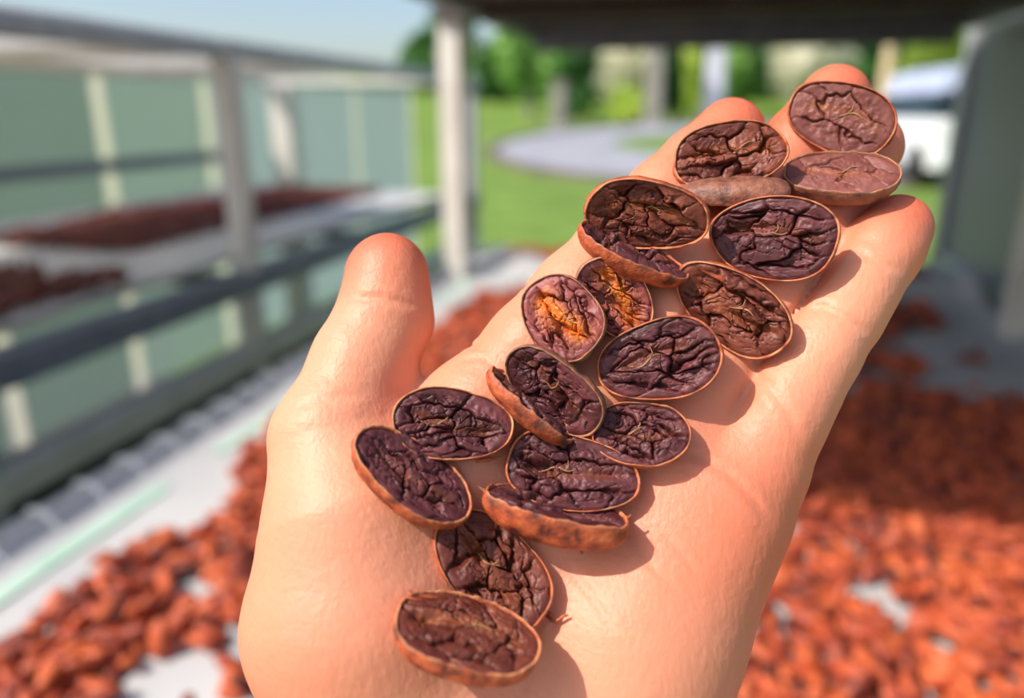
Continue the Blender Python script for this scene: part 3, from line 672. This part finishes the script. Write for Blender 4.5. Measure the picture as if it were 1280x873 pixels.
def worley(u, v, pts, sx):
    D = np.hypot((u[:, None]-pts[None, :, 0])*sx, v[:, None]-pts[None, :, 1]); o = np.argsort(D, 1)[:, :2]
    f1 = np.take_along_axis(D, o[:, :1], 1)[:, 0]; f2 = np.take_along_axis(D, o[:, 1:2], 1)[:, 0]; return f1, f2, o[:, 0]
def outline(th, a, b, seed):
    r = np.random.default_rng(seed); p = 2.0+r.uniform(.1, .35)
    c, s = np.cos(th), np.sin(th)
    R = (np.abs(c)**p+np.abs(s)**p)**(-1/p); taper = r.uniform(-.12, .12)
    wob = 1+.018*np.sin(3*th+r.uniform(0, 6))+.012*np.sin(5*th+r.uniform(0, 6))
    return a*R*c*wob, b*R*s*wob*(1+taper*c)
def make_half(a, b, dep, seed, style):
    """one half bean in mm: cut face in the xy plane, bowl towards -z"""
    r = np.random.default_rng(seed); NR, NA = 60, 190
    th = np.linspace(0, 2*np.pi, NA, endpoint=False); ox, oy = outline(th, a, b, seed)
    rr = np.linspace(0, 1, NR)[1:]
    U = np.concatenate([[0], (rr[:, None]*ox[None]*.972).ravel()]); Vv = np.concatenate([[0], (rr[:, None]*oy[None]*.965).ravel()])
    RR = np.concatenate([[0], np.repeat(rr, NA)])
    P = np.stack([U, Vv, 0*U], 1)
    wu = U+1.2*vnoise(P*.35, seed)+.5*vnoise(P*.9, seed+3); wv = Vv+.9*vnoise(P*.33, seed+1)+.45*vnoise(P*.9, seed+2)
    rot = r.uniform(-.25, .25); wu, wv = wu*math.cos(rot)-wv*math.sin(rot), wu*math.sin(rot)+wv*math.cos(rot)
    smooth = style == 'k_smooth'
    nC = 8 if smooth else 17
    pts = np.stack([r.uniform(-a, a, nC), r.uniform(-b, b, nC)], 1); f1, f2, cid = worley(wu, wv, pts, .5)
    pts2 = np.stack([r.uniform(-a, a, 70), r.uniform(-b, b, 70)], 1); g1, g2, gid = worley(wu*1.05, wv, pts2, .75)
    e = f2-f1; inner = np.clip((.93-RR)/.30, 0, 1); inner = inner*inner*(3-2*inner)
    crack = np.exp(-(e/.17)**2); off = r.uniform(-1, .35, nC)[cid]; tx = r.uniform(-.25, .25, nC)[cid]; ty = r.uniform(-.3, .3, nC)[cid]
    dome = .32*np.sqrt(np.clip(e/1.2, 0, 1))
    amp = .45 if smooth else 1.0
    z = -(.9 if smooth else 1.9)*crack*(.35+.65*inner)+amp*inner*(off*1.35+tx*(wu-pts[cid, 0])*.5+ty*(wv-pts[cid, 1])*.6+dome)
    z += -(.0 if smooth else .7)*np.exp(-((g2-g1)/.10)**2)*(r.uniform(0, 1, 70)[gid] > .3)*(.25+.75*inner)+.16*fbm(P*1.3, seed+7, 3)*(.3+.7*inner)
    # open seam that runs along the middle of the cotyledons
    seam_y = .18*b*np.sin(U/a*2.2+r.uniform(0, 6))+.05*b
    gap = np.exp(-((Vv-seam_y)/(.10*b))**2)*np.clip(1.1-(np.abs(U)/(.8*a))**4, 0, 1)
    sc = np.clip(vnoise(np.stack([U*.22, 0*U, 0*U], 1), seed+9)+.35, 0, 1)
    z -= gap*sc*(.6 if smooth else 2.0)
    z = np.clip(z, -dep*.6, .8) - .15 - .25*np.clip((RR-.93)/.07, 0, 1)
    # skirt below the face so that the kernel is a body
    lo = 8; RB = np.linspace(1, 0, lo+1)[1:]
    Ub = [U]; Vb = [Vv]; Zb = [z]
    for q in RB[:-1]:
        s = math.sin(math.acos(1-q) if False else math.pi/2*q); c = math.cos(math.pi/2*q)
        Ub.append(ox*.94*s); Vb.append(oy*.93*s); Zb.append(np.full(NA, -.5-(dep*.88-.5)*c))
    Ub.append([0]); Vb.append([0]); Zb.append([-dep*.88])
    VV = np.stack([np.concatenate(Ub), np.concatenate(Vb), np.concatenate(Zb)], 1)
    rows = NR-1+lo-1; F = [(0, 1+j, 1+(j+1) % NA) for j in range(NA)]
    for k in range(rows-1):
        for j in range(NA): F.append((1+k*NA+j, 1+(k+1)*NA+j, 1+(k+1)*NA+(j+1) % NA, 1+k*NA+(j+1) % NA))
    last = 1+(rows-1)*NA; end = len(VV)-1
    F += [(last+j, end, last+(j+1) % NA) for j in range(NA)]
    cellv = np.zeros(len(VV)); cellv[:len(U)] = np.clip(r.uniform(0, 1, nC)[cid]*.7+.3*vnoise(P*.8, seed+4), 0, 1)
    corev = np.zeros(len(VV))
    cm = np.exp(-((Vv-seam_y)/(.34*b if style == 'k_red' else .16*b))**2)*np.clip(1.25-(np.abs(U)/(.78*a))**3, 0, 1)*(.5+.5*np.clip(vnoise(P*.45, seed+6)+.45, 0, 1))
    corev[:len(U)] = np.clip(cm*(1.25 if style == 'k_red' else .55), 0, 1)
    # husk bowl
    hv = []; hr = []; rims = r.uniform(.4, 1.0); prof = [(.962, -.9, 0), (.970, -.02, .7), (.985, .15, 1), (1.0, .08, .7), (1.012, -.25, .2)]
    nrow = 12
    for k in range(1, nrow):
        q = k/nrow; prof.append((1.02*math.cos(q*math.pi/2)**.62, -.2-(dep-.2)*math.sin(q*math.pi/2)**.80, 0))
    for (s, zz, rim) in prof:
        rag = .35*vnoise(np.stack([ox*.8, oy*.8, 0*ox], 1), seed+12) if rim > .3 else 0
        bmp = 1+.03*fbm(np.stack([ox*s*.25, oy*s*.25, np.full(NA, zz*.4)], 1), seed+14, 3) if rim == 0 and zz < -1 else 1
        hv.append(np.stack([ox*s*bmp, oy*s*bmp, zz+rag+0*ox], 1)); hr.append(rim*rims*np.clip(.62+.7*vnoise(np.stack([ox*.5, oy*.5, 0*ox], 1), seed+20), .1, 1))
    hv.append(np.array([[0, 0, -dep]])); hr.append([0])
    HVv = np.concatenate(hv); hrim = np.concatenate(hr); HF = []
    nrw = len(prof)
    for k in range(nrw-1):
        for j in range(NA): HF.append((k*NA+j, (k+1)*NA+j, (k+1)*NA+(j+1) % NA, k*NA+(j+1) % NA))
    HF += [((nrw-1)*NA+j, len(HVv)-1, (nrw-1)*NA+(j+1) % NA) for j in range(NA)]
    # germ strand
    gu = np.linspace(-.05*a, r.uniform(.2, .6)*a, 22)*r.choice([-1, 1]); gv = .18*b*np.sin(gu/a*2.2)+.10*b+.5*np.sin(gu*1.1+seed)
    gi = [int(np.argmin((U-x)**2+(Vv-y)**2)) for x, y in zip(gu, gv)]
    gz = z[gi]; gz = np.convolve(np.pad(gz, 3, 'edge'), np.ones(7)/7, 'valid')+.12
    gm = MB(); gm.tube(np.stack([gu, gv, gz], 1), [.05+.15*math.sin(math.pi*min(1, (k+1)/23)) for k in range(22)], 6)
    gm.tube([(gu[6], gv[6], gz[6]), (gu[6]+.5, gv[6]+1.0, gz[6]+.05), (gu[6]+.2, gv[6]+2.2, gz[6]-.1)], [.16, .13, .06], 6)
    return dict(K=(VV, F, cellv, corev), H=(HVv, HF, hrim), G=(np.array(gm.v), gm.f))

#  px, py, half length px, width ratio, image angle, tilt, tilt direction, depth ratio, kernel, husk, label
LIFT = {15: 3.0, 16: -1.5, 5: 1.0}     # mm nearer to or farther from the eye: some halves sit in the gap between fingers or on another half
CUTS = [
 (584, 788, 93, .62, 15, 42, -75, .44, 'k_brown', 'husk', 'cut cacao bean half nearest the wrist, tilted to show its orange husk'),
 (617, 711, 86, .62, 45, 8, -45, .34, 'k_brown', 'husk', 'cut cacao bean half with a tan forked germ, touching the one nearest the wrist'),
 (518, 592, 86, .56, 36, 38, -54, .40, 'k_purple', 'husk', 'glossy dark cut cacao bean half on the thumb mound, tilted towards the palm'),
 (566, 529, 76, .60, 6, 12, -80, .34, 'k_purple', 'husk', 'glossy purple cut cacao bean half beside the base of the thumb'),
 (664, 503, 68, .50, 40, 76, -48, .30, 'k_purple', 'husk', 'cacao bean half standing on edge with its orange-brown husk outwards'),
 (690, 489, 72, .58, 41, 26, 132, .36, 'k_purple', 'husk_dark', 'hollow dark cacao bean half behind the half standing on edge'),
 (715, 590, 84, .56, 12, 8, -80, .30, 'k_purple', 'husk', 'cut cacao bean half in mid palm with a matt mauve cracked face'),
 (697, 630, 90, .52, 13, 68, -77, .42, 'k_purple', 'husk', 'cacao bean half leaning steeply in mid palm, orange husk to the wrist'),
 (800, 541, 61, .68, 6, 18, -100, .40, 'k_purple', 'husk', 'short cut cacao bean half with ragged flake, below the ring finger base'),
 (823, 450, 78, .64, -12, 5, 180, .36, 'k_purple', 'husk', 'dark cut cacao bean half with pale rim at the base of the fingers'),
 (702, 396, 58, .80, 50, 16, 215, .40, 'k_red', 'husk_dark', 'reddish cut cacao bean half with an orange centre, nearer the index edge'),
 (770, 373, 58, .70, 52, 12, 40, .34, 'k_red', 'husk_dark', 'reddish cut cacao bean half with torn orange core, beside its twin'),
 (915, 386, 80, .57, 37, 14, 125, .34, 'k_brown', 'husk', 'slanting brown cut cacao bean half beside the little finger'),
 (793, 311, 75, .46, 26, 64, -64, .34, 'k_purple', 'husk', 'narrow cacao bean half on the index finger, seen nearly edge on'),
 (808, 270, 77, .58, 7, 20, 95, .36, 'k_brown', 'husk', 'cut cacao bean half with dark hollows and thick tan rim on the index finger'),
 (912, 246, 72, .46, 3, 106, 88, .28, 'k_brown', 'husk_dark', 'upturned cacao bean half showing only its brown husk'),
 (966, 297, 77, .68, 4, 5, 180, .34, 'k_purple', 'husk', 'round matt cut cacao bean half with wavy folds on the ring finger'),
 (913, 192, 69, .60, -10, 16, -80, .36, 'k_brown', 'husk', 'warm brown cut cacao bean half below the index fingertip'),
 (1050, 214, 68, .60, 2, 52, -88, .40, 'k_smooth', 'husk_dark', 'narrow smooth cut cacao bean half lying lower on the ring fingertip'),
 (1051, 147, 65, .65, 20, 8, -90, .34, 'k_smooth', 'husk', 'smooth mauve cut cacao bean half covering the top of the ring finger'),
]
def rot_cs(ang, tilt, tdir, v):
    a, t, f = map(math.radians, (ang, tilt, tdir))
    v = v/np.linalg.norm(v); ex = np.array([1., 0, 0]); ex -= v*(ex@v); ex /= np.linalg.norm(ex); ey = np.array([0, 1., 0]); ey -= v*(ey@v)+ex*(ey@ex); ey /= np.linalg.norm(ey)
    n = math.sin(t)*math.cos(f)*ex-math.sin(t)*math.sin(f)*ey-math.cos(t)*v
    x = math.cos(a)*ex-math.sin(a)*ey; x -= n*(x@n); x /= np.linalg.norm(x)
    y = np.cross(n, x); y = -y      # camera space is left handed (z is depth)
    return np.stack([x, y, n], 1)
placed = []
for k, (px, py, apx, ratio, ang, tilt, tdir, dr, ks, hs, lab) in enumerate(CUTS):
    z0 = 150.0; Rm = rot_cs(ang, tilt, tdir, cs(px, py, 1.0))
    a = apx*148/FPX; b = a*ratio; dep = a*dr*1.25
    H = make_half(a, b, dep, 100+k, ks)
    dirv = cs(px, py, 1.0); base = (Rm @ H['H'][0].T).T
    test = base[::3]
    lo_, hi_ = 100.0, 190.0
    for it in range(22):
        mid = (lo_+hi_)/2; sc = mid/148; dm = hand_sdf(test*sc+dirv*mid, False).min()
        if dm > -1.6: lo_ = mid
        else: hi_ = mid
    zc_ = lo_+LIFT.get(k, 0); sc = zc_/148; C0 = dirv*zc_
    e = empty('cut_cacao_bean', cs2w(C0).tolist())
    def part(nm, V, F, mat, smooth=True):
        W = cs2w((Rm @ (V*sc).T).T+C0)-cs2w(C0); me = mesh(nm, W, [tuple(q) for q in F], M[mat], smooth); return link(nm, me, e)
    kv, kf, c1, c2 = H['K']; o = part('kernel', kv, kf, ks); set_attr(o.data, 'cell', c1); set_attr(o.data, 'core', c2)
    hv_, hf_, rm_ = H['H']; o2 = part('husk', hv_, hf_, hs); set_attr(o2.data, 'rim', rm_)
    part('germ', *H['G'], 'germ').parent = o
    tag(e, lab, 'cacao bean', 'cut cacao beans on the palm'); placed.append((e, Rm, sc, C0))

# torn husk fibres and flakes that cling to single halves (pixel path, depth offset mm)
def fibre(k, path, rad, mat='husk'):
    e, Rm, sc, C0 = placed[k]; z = C0[2]
    pts = [cs(x, y, z+dz) for x, y, dz in path]; n = len(pts)
    m = MB(); m.tube(pts, [rad*(1-.5*i/n)*(1+.3*math.sin(3*i)) for i in range(n)], 6)
    V = cs2w(np.array(m.v))-cs2w(C0); return link('husk_fibre', mesh('husk_fibre', V, m.f, M[mat], True), e)
def flake(k, quad, bow, mat):
    """ragged curved scrap spanning four pixel corners"""
    e, Rm, sc, C0 = placed[k]; z = C0[2]; A, B, C, D = [cs(x, y, z+dz) for x, y, dz in quad]
    r = np.random.default_rng(300+k); nu, nv = 14, 7; V = []; F = []
    for lay in (0, .35):
        for i in range(nu):
            u = i/(nu-1)
            for j in range(nv):
                v = j/(nv-1); rg = (.25*math.sin(i*2.1+k)+.2*math.sin(i*4.7)) if j == nv-1 else 0
                p = (A*(1-u)+B*u)*(1-v)+(D*(1-u)+C*u)*v; p = p+(C-B)*.3*rg*v
                V.append(p+np.array([0, 0, lay-bow*math.sin(math.pi*v)*math.sin(math.pi*(.15+.7*u))]))
    n = nu*nv
    for i in range(nu-1):
        for j in range(nv-1):
            q = (i*nv+j, (i+1)*nv+j, (i+1)*nv+j+1, i*nv+j+1); F += [q, tuple(x+n for x in q[::-1])]
    for i in range(nu-1):
        for j in (0, nv-1): F.append((i*nv+j, (i+1)*nv+j, (i+1)*nv+j+n, i*nv+j+n))
    for j in range(nv-1):
        for i in (0, nu-1): F.append((i*nv+j, i*nv+j+1, i*nv+j+1+n, i*nv+j+n))
    V = cs2w(np.array(V))-cs2w(C0); return link('husk_flake', mesh('husk_flake', V, F, M[mat], True), e)
fibre(1, [(682, 768, .5), (690, 776, 0), (698, 775, 0), (704, 770, -.3), (710, 769, -.3)], .35)
fibre(1, [(684, 762, .5), (690, 770, 0), (695, 780, .2)], .25)
fibre(0, [(560, 748, 1), (535, 746, .6), (516, 742, .4), (512, 738, .2)], .3); fibre(0, [(545, 748, 1), (520, 749, .6), (508, 746, .4)], .25)
fibre(7, [(722, 680, 2.5), (726, 686, 2.2), (728, 692, 2.2)], .45, 'husk_dark'); fibre(7, [(775, 652, 0), (784, 648, -.3), (789, 643, -.5)], .3)
fibre(14, [(736, 250, 1), (770, 236, .6), (800, 231, .3), (812, 231, .1), (818, 227, 0)], .3)
flake(12, [(872, 336, .8), (905, 335, .6), (962, 378, 1.6), (938, 372, .4)], .8, 'husk')
flake(3, [(590, 572, 1.5), (628, 570, 1.5), (612, 577, 1.2), (596, 578, 1.2)], .3, 'husk')
